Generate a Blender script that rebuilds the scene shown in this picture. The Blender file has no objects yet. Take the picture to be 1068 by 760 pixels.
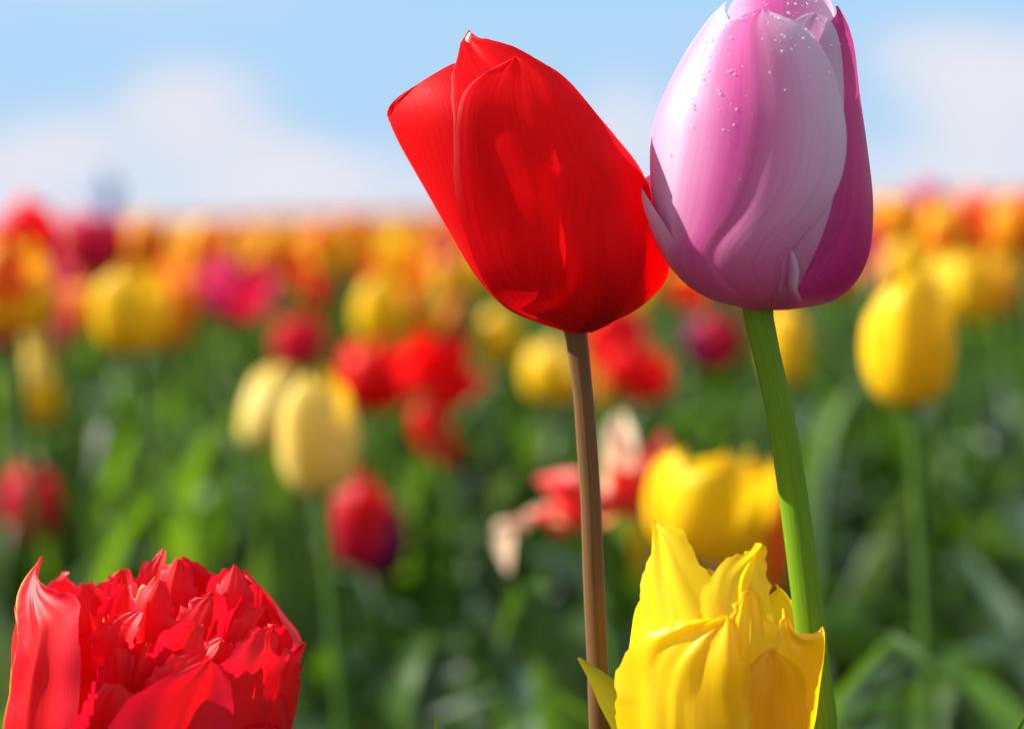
import bpy, math, random
import numpy as np
from mathutils import Vector, Matrix, Euler

R = math.radians
scene = bpy.context.scene
COL = scene.collection

# ------------------------------------------------------------------ camera
LENS = 60.0
FPX = LENS / 36.0 * 1068.0
CAM = np.array([0.0, 0.0, 0.51])
PITCH, ROLL = R(5.25), R(1.7)
FWD = np.array([0, math.cos(PITCH), -math.sin(PITCH)])
_r0 = np.array([1.0, 0, 0])
_u0 = np.cross(_r0, FWD)
UP = _u0 * math.cos(ROLL) + _r0 * math.sin(ROLL)
RIGHT = _r0 * math.cos(ROLL) - _u0 * math.sin(ROLL)
D0 = 0.402                       # distance of the four near tulips
MM = D0 / FPX                    # metres per photo pixel at that distance

cam_data = bpy.data.cameras.new('camera')
cam = bpy.data.objects.new('camera', cam_data)
COL.objects.link(cam)
m = Matrix(((RIGHT[0], UP[0], -FWD[0], CAM[0]),
            (RIGHT[1], UP[1], -FWD[1], CAM[1]),
            (RIGHT[2], UP[2], -FWD[2], CAM[2]), (0, 0, 0, 1)))
cam.matrix_world = m
cam_data.lens = LENS
cam_data.sensor_width = 36.0
cam_data.clip_start = 0.02
cam_data.clip_end = 5000
cam_data.dof.use_dof = True
cam_data.dof.focus_distance = D0 - 0.010
cam_data.dof.aperture_fstop = 5.8
scene.camera = cam


def P(px, py, D):
    return CAM + D * (FWD + RIGHT * ((px - 534) / FPX) + UP * ((380 - py) / FPX))


# ------------------------------------------------------------------ light
SUN_EL, SUN_AZ = R(36), R(-80)          # azimuth from +Y towards +X
sun_dir = Vector((math.sin(SUN_AZ) * math.cos(SUN_EL), math.cos(SUN_AZ) * math.cos(SUN_EL), math.sin(SUN_EL)))
sd = bpy.data.lights.new('sun', 'SUN')
sd.energy = 5.0
sd.angle = R(0.5)
sd.color = (1.0, 0.95, 0.86)
so = bpy.data.objects.new('sun', sd)
so.rotation_euler = sun_dir.to_track_quat('Z', 'Y').to_euler()
COL.objects.link(so)

world = bpy.data.worlds.new('World')
scene.world = world
world.use_nodes = True
wn, wl = world.node_tree.nodes, world.node_tree.links
wn.clear()
w_out = wn.new('ShaderNodeOutputWorld')
w_bg = wn.new('ShaderNodeBackground')
w_bg.inputs['Strength'].default_value = 0.085
sky = wn.new('ShaderNodeTexSky')
sky.sky_type = 'NISHITA'
sky.sun_disc = False
sky.sun_elevation = SUN_EL
sky.sun_rotation = SUN_AZ % (2 * math.pi)
sky.air_density = 1.0
sky.dust_density = 0.0
sky.altitude = 2500
sky.ozone_density = 2.0
tc = wn.new('ShaderNodeTexCoord')
cn = wn.new('ShaderNodeTexNoise')
cn.inputs['Scale'].default_value = 9.0
cn.inputs['Detail'].default_value = 5.0
wl.new(tc.outputs['Generated'], cn.inputs['Vector'])
mask = None


def wmath(op, a, b=None, clamp=False):
    n = wn.new('ShaderNodeMath')
    n.operation = op
    n.use_clamp = clamp
    for i, v in enumerate((a, b)):
        if v is None:
            continue
        if isinstance(v, (int, float)):
            n.inputs[i].default_value = v
        else:
            wl.new(v, n.inputs[i])
    return n.outputs[0]


warp = wn.new('ShaderNodeVectorMath')
warp.operation = 'MULTIPLY_ADD'
wl.new(cn.outputs['Color'], warp.inputs[0])
warp.inputs[1].default_value = (0.06, 0.06, 0.05)
wl.new(tc.outputs['Generated'], warp.inputs[2])


def cloud(px, py, rx, ry, amp):
    """soft cumulus puff in a given compass direction of the sky"""
    global mask
    d = P(px, py, 1.0) - CAM
    d = d / np.linalg.norm(d) + np.array([.03, .03, .025])
    s1 = wn.new('ShaderNodeVectorMath'); s1.operation = 'SUBTRACT'
    wl.new(warp.outputs[0], s1.inputs[0]); s1.inputs[1].default_value = tuple(d)
    s2 = wn.new('ShaderNodeVectorMath'); s2.operation = 'MULTIPLY'
    wl.new(s1.outputs[0], s2.inputs[0]); s2.inputs[1].default_value = (FPX / rx, FPX / rx, FPX / ry)
    ln = wn.new('ShaderNodeVectorMath'); ln.operation = 'LENGTH'
    wl.new(s2.outputs[0], ln.inputs[0])
    g = wmath('MULTIPLY', wmath('SUBTRACT', 1.0, ln.outputs['Value'], True), amp)
    g = wmath('MULTIPLY', wmath('POWER', g, 0.8), 1.0)
    mask = g if mask is None else wmath('ADD', mask, g)


cloud(205, 105, 100, 62, .8)
cloud(110, 140, 120, 60, .45)
cloud(10, 165, 90, 60, .45)
cloud(290, 175, 130, 60, .5)
cloud(1000, 70, 105, 66, 1.0)
cloud(1050, 95, 80, 50, .5)
cloud(1030, 150, 90, 45, .4)
cloud(645, 115, 90, 60, .65)
cloud(-300, 90, 260, 90, .9)
cloud(1560, 60, 280, 110, .9)
cloud(120, -10, 320, 34, .3)
cloud(534, 235, 2600, 110, .75)          # pale band low over the field
w_ramp = wn.new('ShaderNodeMapRange')
w_ramp.interpolation_type = 'SMOOTHSTEP'
wl.new(mask, w_ramp.inputs['Value'])
w_ramp.inputs['From Min'].default_value = 0.0
w_ramp.inputs['From Max'].default_value = 0.9
w_ramp.inputs['To Max'].default_value = 0.78
hsv = wn.new('ShaderNodeHueSaturation')
hsv.inputs['Hue'].default_value = 0.5
hsv.inputs['Saturation'].default_value = 1.12
hsv.inputs['Value'].default_value = 1.0
wl.new(sky.outputs[0], hsv.inputs['Color'])
w_mix = wn.new('ShaderNodeMixRGB')
wl.new(w_ramp.outputs[0], w_mix.inputs['Fac'])
w_air = wn.new('ShaderNodeMixRGB')          # keeps the low sky from burning out
w_air.blend_type = 'DARKEN'
w_air.inputs['Fac'].default_value = 1.0
wl.new(hsv.outputs[0], w_air.inputs['Color1'])
w_air.inputs['Color2'].default_value = (2.45, 3.72, 5.1, 1)
wl.new(w_air.outputs[0], w_mix.inputs['Color1'])
w_mix.inputs['Color2'].default_value = (4.9, 4.6, 4.75, 1)
cn2 = wn.new('ShaderNodeTexNoise')  # unseen bright cloud cover, added outside the view to lift the fill light
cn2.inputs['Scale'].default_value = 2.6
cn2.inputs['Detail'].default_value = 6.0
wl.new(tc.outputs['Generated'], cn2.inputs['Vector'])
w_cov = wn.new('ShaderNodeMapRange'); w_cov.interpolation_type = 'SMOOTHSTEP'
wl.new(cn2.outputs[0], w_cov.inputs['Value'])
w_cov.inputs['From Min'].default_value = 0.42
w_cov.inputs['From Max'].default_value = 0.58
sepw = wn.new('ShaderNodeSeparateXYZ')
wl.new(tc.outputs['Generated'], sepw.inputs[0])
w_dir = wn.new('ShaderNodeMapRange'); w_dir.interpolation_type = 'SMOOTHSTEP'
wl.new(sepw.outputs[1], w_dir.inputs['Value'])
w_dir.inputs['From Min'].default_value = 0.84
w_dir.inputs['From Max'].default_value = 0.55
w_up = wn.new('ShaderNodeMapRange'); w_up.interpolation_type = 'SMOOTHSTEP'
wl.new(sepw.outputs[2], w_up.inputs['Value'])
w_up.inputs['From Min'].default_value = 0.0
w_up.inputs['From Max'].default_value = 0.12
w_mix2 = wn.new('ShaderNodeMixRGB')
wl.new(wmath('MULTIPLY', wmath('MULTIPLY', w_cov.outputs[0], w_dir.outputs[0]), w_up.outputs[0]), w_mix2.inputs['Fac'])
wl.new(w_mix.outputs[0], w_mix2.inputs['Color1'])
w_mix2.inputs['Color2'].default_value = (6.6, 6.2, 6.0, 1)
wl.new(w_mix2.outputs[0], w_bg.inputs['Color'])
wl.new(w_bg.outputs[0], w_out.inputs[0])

vs = scene.view_settings
vs.view_transform = 'Standard'
vs.look = 'None'
vs.exposure = 1.12
vs.gamma = 1.0
vs.use_curve_mapping = False
scene.cycles.max_bounces = 10
scene.cycles.transmission_bounces = 8
scene.cycles.use_denoising = True

# ------------------------------------------------------------------ materials


def new_mat(name):
    mt = bpy.data.materials.new(name)
    mt.use_nodes = True
    mt.node_tree.nodes.clear()
    return mt, mt.node_tree.nodes, mt.node_tree.links


def c4(c):
    return (c[0], c[1], c[2], 1.0)


def petal_mat(name, edge, centre=None, base=None, spread=0.5, streak=0.25, transl=0.45, rough=0.42, bump=0.25,
              base_v=0.16, soft=0.3, shift=0.0, rim_at=.93, rim=None, spec=0.22, tint=None, sheen=0.0, mott=1.0):
    """pigment from the petal's own u (across) and v (along) coordinates"""
    centre = centre or edge
    base = base or centre
    mt, N, L = new_mat(name)
    out = N.new('ShaderNodeOutputMaterial')
    uv = N.new('ShaderNodeUVMap')
    sep = N.new('ShaderNodeSeparateXYZ')
    L.new(uv.outputs[0], sep.inputs[0])

    def mth(op, a, b=None, clamp=False):
        n = N.new('ShaderNodeMath'); n.operation = op; n.use_clamp = clamp
        for i, v in enumerate((a, b)):
            if v is None: continue
            if isinstance(v, (int, float)): n.inputs[i].default_value = v
            else: L.new(v, n.inputs[i])
        return n.outputs[0]
    mp = N.new('ShaderNodeMapping')
    mp.inputs['Scale'].default_value = (34, 1.6, 1)
    L.new(uv.outputs[0], mp.inputs[0])
    oi = N.new('ShaderNodeObjectInfo')
    nz = N.new('ShaderNodeTexNoise'); nz.noise_dimensions = '4D'
    L.new(mp.outputs[0], nz.inputs['Vector'])
    L.new(mth('MULTIPLY', oi.outputs['Random'], 17.0), nz.inputs['W'])
    nz.inputs['Scale'].default_value = 1.0
    nz.inputs['Detail'].default_value = 6.0
    nz.inputs['Roughness'].default_value = 0.65
    nb = N.new('ShaderNodeTexNoise')
    L.new(uv.outputs[0], nb.inputs['Vector'])
    nb.inputs['Scale'].default_value = 3.2
    nb.inputs['Detail'].default_value = 4
    # distance from the midrib
    au = mth('ABSOLUTE', mth('SUBTRACT', sep.outputs[0], 0.5 + shift))
    au = mth('MULTIPLY', au, 2.0)
    f = mth('ADD', au, mth('MULTIPLY', mth('SUBTRACT', nz.outputs[0], 0.5), streak * 3.0))
    f = mth('ADD', f, mth('MULTIPLY', mth('SUBTRACT', nb.outputs[0], 0.5), streak * 1.2))
    mr = N.new('ShaderNodeMapRange'); mr.interpolation_type = 'SMOOTHSTEP'
    L.new(f, mr.inputs['Value'])
    mr.inputs['From Min'].default_value = spread - soft
    mr.inputs['From Max'].default_value = spread + soft
    mx = N.new('ShaderNodeMixRGB')
    L.new(mr.outputs[0], mx.inputs['Fac'])
    mx.inputs['Color1'].default_value = c4(centre)
    mx.inputs['Color2'].default_value = c4(edge)
    # base of the petal
    mb = N.new('ShaderNodeMapRange'); mb.interpolation_type = 'SMOOTHSTEP'
    L.new(mth('ADD', sep.outputs[1], mth('MULTIPLY', mth('SUBTRACT', nz.outputs[0], 0.5), 0.25)), mb.inputs['Value'])
    mb.inputs['From Min'].default_value = 0.0
    mb.inputs['From Max'].default_value = base_v * 2
    m2 = N.new('ShaderNodeMixRGB')
    L.new(mb.outputs[0], m2.inputs['Fac'])
    m2.inputs['Color1'].default_value = c4(base)
    L.new(mx.outputs[0], m2.inputs['Color2'])
    colour = m2.outputs[0]
    if rim:
        rr = N.new('ShaderNodeMapRange'); rr.interpolation_type = 'SMOOTHSTEP'
        L.new(mth('ADD', mth('SUBTRACT', 1.0, sep.outputs[0]), mth('MULTIPLY', mth('SUBTRACT', nb.outputs[0], 0.5), 0.10)), rr.inputs['Value'])
        rr.inputs['From Min'].default_value = rim_at
        rr.inputs['From Max'].default_value = 1.0
        m3 = N.new('ShaderNodeMixRGB')
        fv = N.new('ShaderNodeMapRange'); fv.interpolation_type = 'SMOOTHSTEP'
        L.new(sep.outputs[1], fv.inputs['Value'])
        fv.inputs['From Min'].default_value = .35
        fv.inputs['From Max'].default_value = .8
        L.new(mth('MULTIPLY', rr.outputs[0], fv.outputs[0]), m3.inputs['Fac'])
        L.new(colour, m3.inputs['Color1'])
        m3.inputs['Color2'].default_value = c4(rim)
        colour = m3.outputs[0]
    # value mottling
    mv = N.new('ShaderNodeMapRange')
    L.new(nz.outputs[0], mv.inputs['Value'])
    mv.inputs['From Min'].default_value = 0.25
    mv.inputs['From Max'].default_value = 0.75
    mv.inputs['To Min'].default_value = 1 - .14 * mott
    mv.inputs['To Max'].default_value = 1 + .06 * mott
    m4 = N.new('ShaderNodeMixRGB'); m4.blend_type = 'MULTIPLY'; m4.inputs['Fac'].default_value = 1.0
    L.new(colour, m4.inputs['Color1'])
    L.new(mv.outputs[0], m4.inputs['Color2'])
    colour = m4.outputs[0]
    bp = N.new('ShaderNodeBump')
    bp.inputs['Strength'].default_value = bump
    bp.inputs['Distance'].default_value = 0.0007
    L.new(nz.outputs[0], bp.inputs['Height'])
    pr = N.new('ShaderNodeBsdfPrincipled')
    L.new(colour, pr.inputs['Base Color'])
    pr.inputs['Roughness'].default_value = rough
    pr.inputs['Specular IOR Level'].default_value = spec
    pr.inputs['Sheen Weight'].default_value = sheen
    if tint:
        pr.inputs['Sheen Tint'].default_value = c4(tint)
    L.new(bp.outputs[0], pr.inputs['Normal'])
    tr = N.new('ShaderNodeBsdfTranslucent')
    L.new(colour, tr.inputs['Color'])
    mxs = N.new('ShaderNodeMixShader')
    mxs.inputs['Fac'].default_value = transl
    L.new(pr.outputs[0], mxs.inputs[1])
    L.new(tr.outputs[0], mxs.inputs[2])
    L.new(mxs.outputs[0], out.inputs[0])
    return mt


def green_mat(name, a, b, transl=0.3, rough=0.4, scale=(18, 1.2, 1), edge=None, spec=0.45, sheen=0.0):
    mt, N, L = new_mat(name)
    out = N.new('ShaderNodeOutputMaterial')
    uv = N.new('ShaderNodeUVMap')
    mp = N.new('ShaderNodeMapping')
    mp.inputs['Scale'].default_value = scale
    L.new(uv.outputs[0], mp.inputs[0])
    nz = N.new('ShaderNodeTexNoise')
    L.new(mp.outputs[0], nz.inputs['Vector'])
    nz.inputs['Detail'].default_value = 5
    oi = N.new('ShaderNodeObjectInfo')
    ad = N.new('ShaderNodeMath'); ad.operation = 'MULTIPLY_ADD'
    L.new(oi.outputs['Random'], ad.inputs[0]); ad.inputs[1].default_value = 0.5
    L.new(nz.outputs[0], ad.inputs[2])
    mr = N.new('ShaderNodeMapRange')
    L.new(ad.outputs[0], mr.inputs['Value'])
    mr.inputs['From Min'].default_value = 0.35
    mr.inputs['From Max'].default_value = 1.1
    mx = N.new('ShaderNodeMixRGB')
    L.new(mr.outputs[0], mx.inputs['Fac'])
    mx.inputs['Color1'].default_value = c4(a)
    mx.inputs['Color2'].default_value = c4(b)
    pr = N.new('ShaderNodeBsdfPrincipled')
    L.new(mx.outputs[0], pr.inputs['Base Color'])
    pr.inputs['Roughness'].default_value = rough
    pr.inputs['Specular IOR Level'].default_value = spec
    pr.inputs['Sheen Weight'].default_value = sheen
    pr.inputs['Sheen Roughness'].default_value = .35
    bp = N.new('ShaderNodeBump'); bp.inputs['Strength'].default_value = 0.3; bp.inputs['Distance'].default_value = 0.0008
    L.new(nz.outputs[0], bp.inputs['Height'])
    L.new(bp.outputs[0], pr.inputs['Normal'])
    tr = N.new('ShaderNodeBsdfTranslucent')
    ty = N.new('ShaderNodeMixRGB'); ty.blend_type = 'MULTIPLY'; ty.inputs['Fac'].default_value = 1
    L.new(mx.outputs[0], ty.inputs['Color1']); ty.inputs['Color2'].default_value = (2.2, 1.9, 0.5, 1)
    L.new(ty.outputs[0], tr.inputs['Color'])
    ms = N.new('ShaderNodeMixShader'); ms.inputs['Fac'].default_value = transl
    L.new(pr.outputs[0], ms.inputs[1]); L.new(tr.outputs[0], ms.inputs[2])
    L.new(ms.outputs[0], out.inputs[0])
    return mt


M = {}
M['red'] = petal_mat('red_petal', (.86, .003, .010), (.92, .004, .008), (.60, .003, .010), transl=.56, rough=.58, bump=.3, streak=.14, mott=1.0, spec=.14)
M['red_rim'] = petal_mat('pale_margined_red_petal', (.86, .003, .010), (.92, .004, .008), (.60, .003, .010), transl=.56, rough=.58, bump=.3, streak=.14, mott=1.0, spec=.14, rim=(.95, .16, .18), rim_at=.965)
M['pink'] = petal_mat('pink_flamed_petal', (.84, .68, .83), (.68, .09, .38), (.68, .14, .36), spread=.55, soft=.7, shift=-.15, streak=.045, transl=.48, rough=.45, base_v=.30, bump=.16, mott=.35)
M['pink_white'] = petal_mat('white_edged_petal', (.74, .58, .73), (.72, .34, .60), (.72, .22, .42), spread=.3, soft=.5, streak=.07, transl=.45, base_v=.28, bump=.14, mott=.4)
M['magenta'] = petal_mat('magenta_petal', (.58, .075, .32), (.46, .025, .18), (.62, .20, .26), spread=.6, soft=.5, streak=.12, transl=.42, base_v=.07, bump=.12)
M['fringed_red'] = petal_mat('fringed_red_petal', (.80, .005, .026), (.86, .005, .010), (.86, .28, .01), transl=.44, rough=.44, bump=.25, streak=.2, base_v=.10, spec=.4, mott=.6)
M['fringed_rim'] = petal_mat('yellow_rimmed_red_petal', (.80, .005, .026), (.86, .005, .010), (.86, .28, .01), transl=.44, rough=.44, bump=.25, streak=.2, base_v=.10, spec=.4, rim=(.92, .55, .02), mott=.6)
M['parrot_yellow'] = petal_mat('yellow_petal', (.96, .68, .006), (.97, .74, .012), (.93, .46, .004), transl=.56, rough=.36, bump=.2, streak=.2, base_v=.2, spec=.35, mott=.5)
M['parrot_shade'] = petal_mat('shade_toned_petal', (.96, .64, .004), (.94, .52, .004), (.91, .36, .004), transl=.52, rough=.34, bump=.14, streak=.2, base_v=.2, spec=.35, soft=.6, mott=.5)  # yellow petals of the shaded side, their orange shade put into the colour
M['yellow'] = petal_mat('field_yellow_petal', (.93, .68, .012), (.92, .60, .008), (.6, .56, .05), transl=.42)
M['pale'] = petal_mat('pale_yellow_petal', (.93, .76, .20), (.92, .70, .12), (.66, .66, .18), transl=.38)
M['orange'] = petal_mat('orange_petal', (.92, .44, .008), (.86, .12, .006), (.78, .42, .02), spread=.45, transl=.42)
M['field_red'] = petal_mat('field_red_petal', (.88, .006, .010), (.86, .006, .006), (.6, .02, .01), transl=.50)
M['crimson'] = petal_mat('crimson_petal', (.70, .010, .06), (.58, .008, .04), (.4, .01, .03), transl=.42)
M['field_pink'] = petal_mat('field_pink_petal', (.88, .07, .26), (.80, .03, .14), (.7, .2, .2), transl=.45)
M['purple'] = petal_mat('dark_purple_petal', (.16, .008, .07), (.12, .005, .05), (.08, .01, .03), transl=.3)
M['coral'] = petal_mat('coral_petal', (.92, .22, .18), (.90, .025, .03), (.8, .35, .1), spread=.55, transl=.45)
M['cream'] = petal_mat('cream_petal', (.90, .76, .52), (.88, .50, .34), (.8, .5, .2), spread=.4, transl=.45)
M['stem'] = green_mat('green_stem', (.09, .20, .008), (.17, .31, .012), transl=.15, rough=.5, scale=(6, 3, 1), spec=.12)
M['stem_field'] = green_mat('field_stem', (.040, .10, .014), (.075, .17, .022), transl=.12, rough=.45, scale=(6, 3, 1), spec=.2)
M['stem_red'] = green_mat('russet_stem', (.115, .058, .012), (.21, .092, .032), transl=.08, rough=.42, scale=(6, 2, 1), spec=.2, sheen=.5)
M['leaf'] = green_mat('tulip_leaf', (.028, .080, .009), (.080, .172, .018), transl=.46, rough=.40, spec=.3)
M['leaf_grey'] = green_mat('grey_green_leaf', (.05, .10, .055), (.11, .17, .10), transl=.28, rough=.36, spec=.4)
M['leaf_bright'] = green_mat('bright_leaf', (.06, .15, .012), (.12, .24, .02), transl=.5, rough=.4)
M['leaf_tip'] = green_mat('yellowish_leaf', (.08, .13, .012), (.22, .20, .025), transl=.35, rough=.42)


def simple_mat(name, col, rough=.6):
    mt, N, L = new_mat(name)
    out = N.new('ShaderNodeOutputMaterial')
    pr = N.new('ShaderNodeBsdfPrincipled')
    nz = N.new('ShaderNodeTexNoise'); nz.inputs['Scale'].default_value = 12
    mx = N.new('ShaderNodeMixRGB'); L.new(nz.outputs[0], mx.inputs[0])
    mx.inputs[1].default_value = c4([x * .8 for x in col]); mx.inputs[2].default_value = c4([min(1, x * 1.2) for x in col])
    L.new(mx.outputs[0], pr.inputs['Base Color'])
    pr.inputs['Roughness'].default_value = rough
    L.new(pr.outputs[0], out.inputs[0])
    return mt


M['coat'] = simple_mat('blue_cloth', (.12, .30, .70))
M['trousers'] = simple_mat('dark_cloth', (.03, .04, .07))
M['tip'] = simple_mat('dry_petal_tip', (.85, .50, .42))
M['skin'] = simple_mat('skin', (.5, .32, .24))
M['hair'] = simple_mat('brown_hair', (.05, .03, .02))
mt, N, L = new_mat('dew_water')
o_ = N.new('ShaderNodeOutputMaterial'); g_ = N.new('ShaderNodeBsdfPrincipled')
g_.inputs['Base Color'].default_value = (.97, .97, 1, 1); g_.inputs['Roughness'].default_value = .12
g_.inputs['Specular IOR Level'].default_value = .9
t_ = N.new('ShaderNodeBsdfTransparent'); x_ = N.new('ShaderNodeMixShader'); x_.inputs[0].default_value = .35
L.new(t_.outputs[0], x_.inputs[1]); L.new(g_.outputs[0], x_.inputs[2]); L.new(x_.outputs[0], o_.inputs[0])
M['dew'] = mt

# soil
mt, N, L = new_mat('soil')
o_ = N.new('ShaderNodeOutputMaterial'); g_ = N.new('ShaderNodeBsdfPrincipled')
t_ = N.new('ShaderNodeTexCoord')
n1 = N.new('ShaderNodeTexNoise'); n1.inputs['Scale'].default_value = 30; n1.inputs['Detail'].default_value = 8
L.new(t_.outputs['Object'], n1.inputs['Vector'])
cr = N.new('ShaderNodeValToRGB')
cr.color_ramp.elements[0].position = .3; cr.color_ramp.elements[0].color = (.018, .014, .009, 1)
cr.color_ramp.elements[1].position = .72; cr.color_ramp.elements[1].color = (.075, .058, .036, 1)
L.new(n1.outputs[0], cr.inputs[0]); L.new(cr.outputs[0], g_.inputs['Base Color'])
g_.inputs['Roughness'].default_value = .95
b_ = N.new('ShaderNodeBump'); b_.inputs['Strength'].default_value = .9; b_.inputs['Distance'].default_value = .02
L.new(n1.outputs[0], b_.inputs['Height']); L.new(b_.outputs[0], g_.inputs['Normal'])
L.new(g_.outputs[0], o_.inputs[0])
M['soil'] = mt

# ------------------------------------------------------------------ mesh helpers


class Geo:
    """collects grids; every grid is (verts[nv,nu,3], uv 0..1)"""

    def __init__(self):
        self.v, self.f, self.uv, self.mi, self.n = [], [], [], [], 0

    def grid(self, g, mi=0, closed=False):
        nv, nu = g.shape[:2]
        self.v.append(g.reshape(-1, 3))
        idx = np.arange(nv * nu).reshape(nv, nu) + self.n
        self.n += nv * nu
        us = np.linspace(0, 1, nu); vs_ = np.linspace(0, 1, nv)
        a, b, c, d = idx[:-1, :-1], idx[:-1, 1:], idx[1:, 1:], idx[1:, :-1]
        self.f.append(np.stack([a, b, c, d], -1).reshape(-1, 4))
        U, V = np.meshgrid(us, vs_)
        W = np.stack([U, V], -1)
        self.uv.append(np.stack([W[:-1, :-1], W[:-1, 1:], W[1:, 1:], W[1:, :-1]], 2).reshape(-1, 2))
        self.mi.append(np.full(((nv - 1) * (nu - 1)), mi, dtype=np.int32))

    def mesh(self, name, mats):
        V = np.concatenate(self.v); F = np.concatenate(self.f); UV = np.concatenate(self.uv); MI = np.concatenate(self.mi)
        me = bpy.data.meshes.new(name)
        me.vertices.add(len(V)); me.vertices.foreach_set('co', V.astype(np.float32).ravel())
        me.loops.add(len(F) * 4); me.loops.foreach_set('vertex_index', F.astype(np.int32).ravel())
        me.polygons.add(len(F))
        me.polygons.foreach_set('loop_start', np.arange(0, len(F) * 4, 4, dtype=np.int32))
        me.polygons.foreach_set('loop_total', np.full(len(F), 4, dtype=np.int32))
        me.update(calc_edges=True)
        ul = me.uv_layers.new(name='UVMap')
        ul.data.foreach_set('uv', UV.astype(np.float32).ravel())
        me.polygons.foreach_set('use_smooth', np.ones(len(F), dtype=bool))
        for mt in mats: me.materials.append(mt)
        me.polygons.foreach_set('material_index', MI)
        me.validate()
        return me


def link(name, me, parent=None):
    o = bpy.data.objects.new(name, me)
    COL.objects.link(o)
    if parent is not None: o.parent = parent
    return o


def thing(name, label, cat, loc, group=None, kind=None):
    o = bpy.data.objects.new(name, None)
    COL.objects.link(o)
    o.empty_display_size = 0.02
    o.location = loc
    tag(o, label, cat, group, kind)
    return o


def tag(o, label, cat, group=None, kind=None):
    if label: o['label'] = label
    if cat: o['category'] = cat
    if group: o['group'] = group
    if kind: o['kind'] = kind


def spline(pts, n):
    """Catmull-Rom through pts, n samples evenly by chord"""
    pts = np.asarray(pts, float)
    p = np.vstack([2 * pts[0] - pts[1], pts, 2 * pts[-1] - pts[-2]])
    out = []
    for i in range(1, len(p) - 2):
        t = np.linspace(0, 1, 16, endpoint=False)[:, None]
        a, b, c, d = p[i - 1], p[i], p[i + 1], p[i + 2]
        out.append(.5 * ((2 * b) + (c - a) * t + (2 * a - 5 * b + 4 * c - d) * t ** 2 + (3 * b - a - 3 * c + d) * t ** 3))
    out.append(pts[-1:])
    q = np.vstack(out)
    s = np.concatenate([[0], np.cumsum(np.linalg.norm(np.diff(q, axis=0), axis=1))])
    t = np.linspace(0, s[-1], n)
    return np.stack([np.interp(t, s, q[:, k]) for k in range(q.shape[1])], 1)


def tube(pts, rad, n=48, seg=14, wob=0.0):
    """tapered round stem along 3-D points"""
    pts = np.asarray(pts, float)
    q = spline(np.hstack([pts, np.asarray(rad, float)[:, None]]), n)
    c, r = q[:, :3], q[:, 3]
    t = np.gradient(c, axis=0); t /= np.linalg.norm(t, axis=1)[:, None]
    ref = np.array([0, 1.0, 0.05])
    a = np.cross(t, ref); a /= np.linalg.norm(a, axis=1)[:, None]
    b = np.cross(t, a)
    th = np.linspace(0, 2 * math.pi, seg + 1)
    rr = r[:, None] * (1 + wob * np.sin(3 * th)[None] + wob * .6 * np.sin(5 * th + 1)[None])
    return c[:, None] + rr[..., None] * (np.cos(th)[None, :, None] * a[:, None] + np.sin(th)[None, :, None] * b[:, None])


def blade(path, wid, side, nu=9, nv=28, fold=0.35, wave=0.0, ph=0.0):
    """leaf blade along a 3-D path; wid = half widths along it; side = sideways direction"""
    c = spline(path, nv)
    w = np.interp(np.linspace(0, 1, nv), np.linspace(0, 1, len(wid)), wid)
    t = np.gradient(c, axis=0); t /= np.linalg.norm(t, axis=1)[:, None] + 1e-9
    s = np.asarray(side, float)[None] - t * (t @ np.asarray(side, float))[:, None]
    s /= np.linalg.norm(s, axis=1)[:, None] + 1e-9
    nrm = np.cross(s, t)
    u = np.linspace(-1, 1, nu)
    v = np.linspace(0, 1, nv)
    lift = fold * (u ** 2)[None] + wave * np.sin(v * 9 + ph)[:, None] * (u[None] ** 3)
    return c[:, None] + w[:, None, None] * (u[None, :, None] * s[:, None] + lift[..., None] * nrm[:, None])


rng = np.random.default_rng(5)
random.seed(5)

# ------------------------------------------------------------------ ground
g = Geo()
xs = np.concatenate([[-900, -300, -90, -30], np.linspace(-9, 9, 46), [30, 90, 300, 900]])
ys = np.concatenate([[-200, -30, -8], np.linspace(-2, 12, 50), [20, 40, 90, 250, 800, 1800]])
X, Y = np.meshgrid(xs, ys)
Z = np.where(np.hypot(X, Y) < 12, .012 * np.sin(X * 9 + 2 * np.sin(Y * 3)) - .012, -.012)
g.grid(np.stack([X, Y, Z], -1))
ground = link('ground', g.mesh('ground', [M['soil']]))
tag(ground, 'dark soil of the tulip field running to the horizon', 'ground', None, 'structure')

# ------------------------------------------------------------------ near tulips: petals laid on a shaped cup


class Cup:
    """the body of a bloom: left and right contour (y, x in photo pixels at D0), round in depth"""

    def __init__(self, left, right, D, root, k=0.92, yc=None, xc=None):
        l = spline([(y, x) for y, x in left], 160); r = spline([(y, x) for y, x in right], 160)
        self.l, self.r = l[np.argsort(l[:, 0])], r[np.argsort(r[:, 0])]
        self.D, self.k = D, k
        self.px = D / FPX
        self.root = np.asarray(root)
        self.x0 = xc; self.y0 = yc
        self.o = P(xc, yc, D)

    def cw(self, y):
        xl = np.interp(y, self.l[:, 0], self.l[:, 1]); xr = np.interp(y, self.r[:, 0], self.r[:, 1])
        return (xl + xr) / 2, np.maximum((xr - xl) / 2, 3)

    def th(self, p, lay):
        if len(p) == 3:                      # ('t', degrees, y): an angle round the cup, beyond its contour
            return (R(p[1]), p[2])
        c, w = self.cw(p[1])
        return (math.asin(max(-.998, min(.998, (p[0] - c) / (w + lay)))), p[1])

    def at(self, th, y, off):
        c, w = self.cw(y)
        dx = c + (w + off) * np.sin(th) - self.x0
        dz = -(w * self.k + off) * np.cos(th)
        dy = self.y0 - y
        return self.o + self.px * (dx[..., None] * RIGHT + dy[..., None] * UP + dz[..., None] * FWD)


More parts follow.
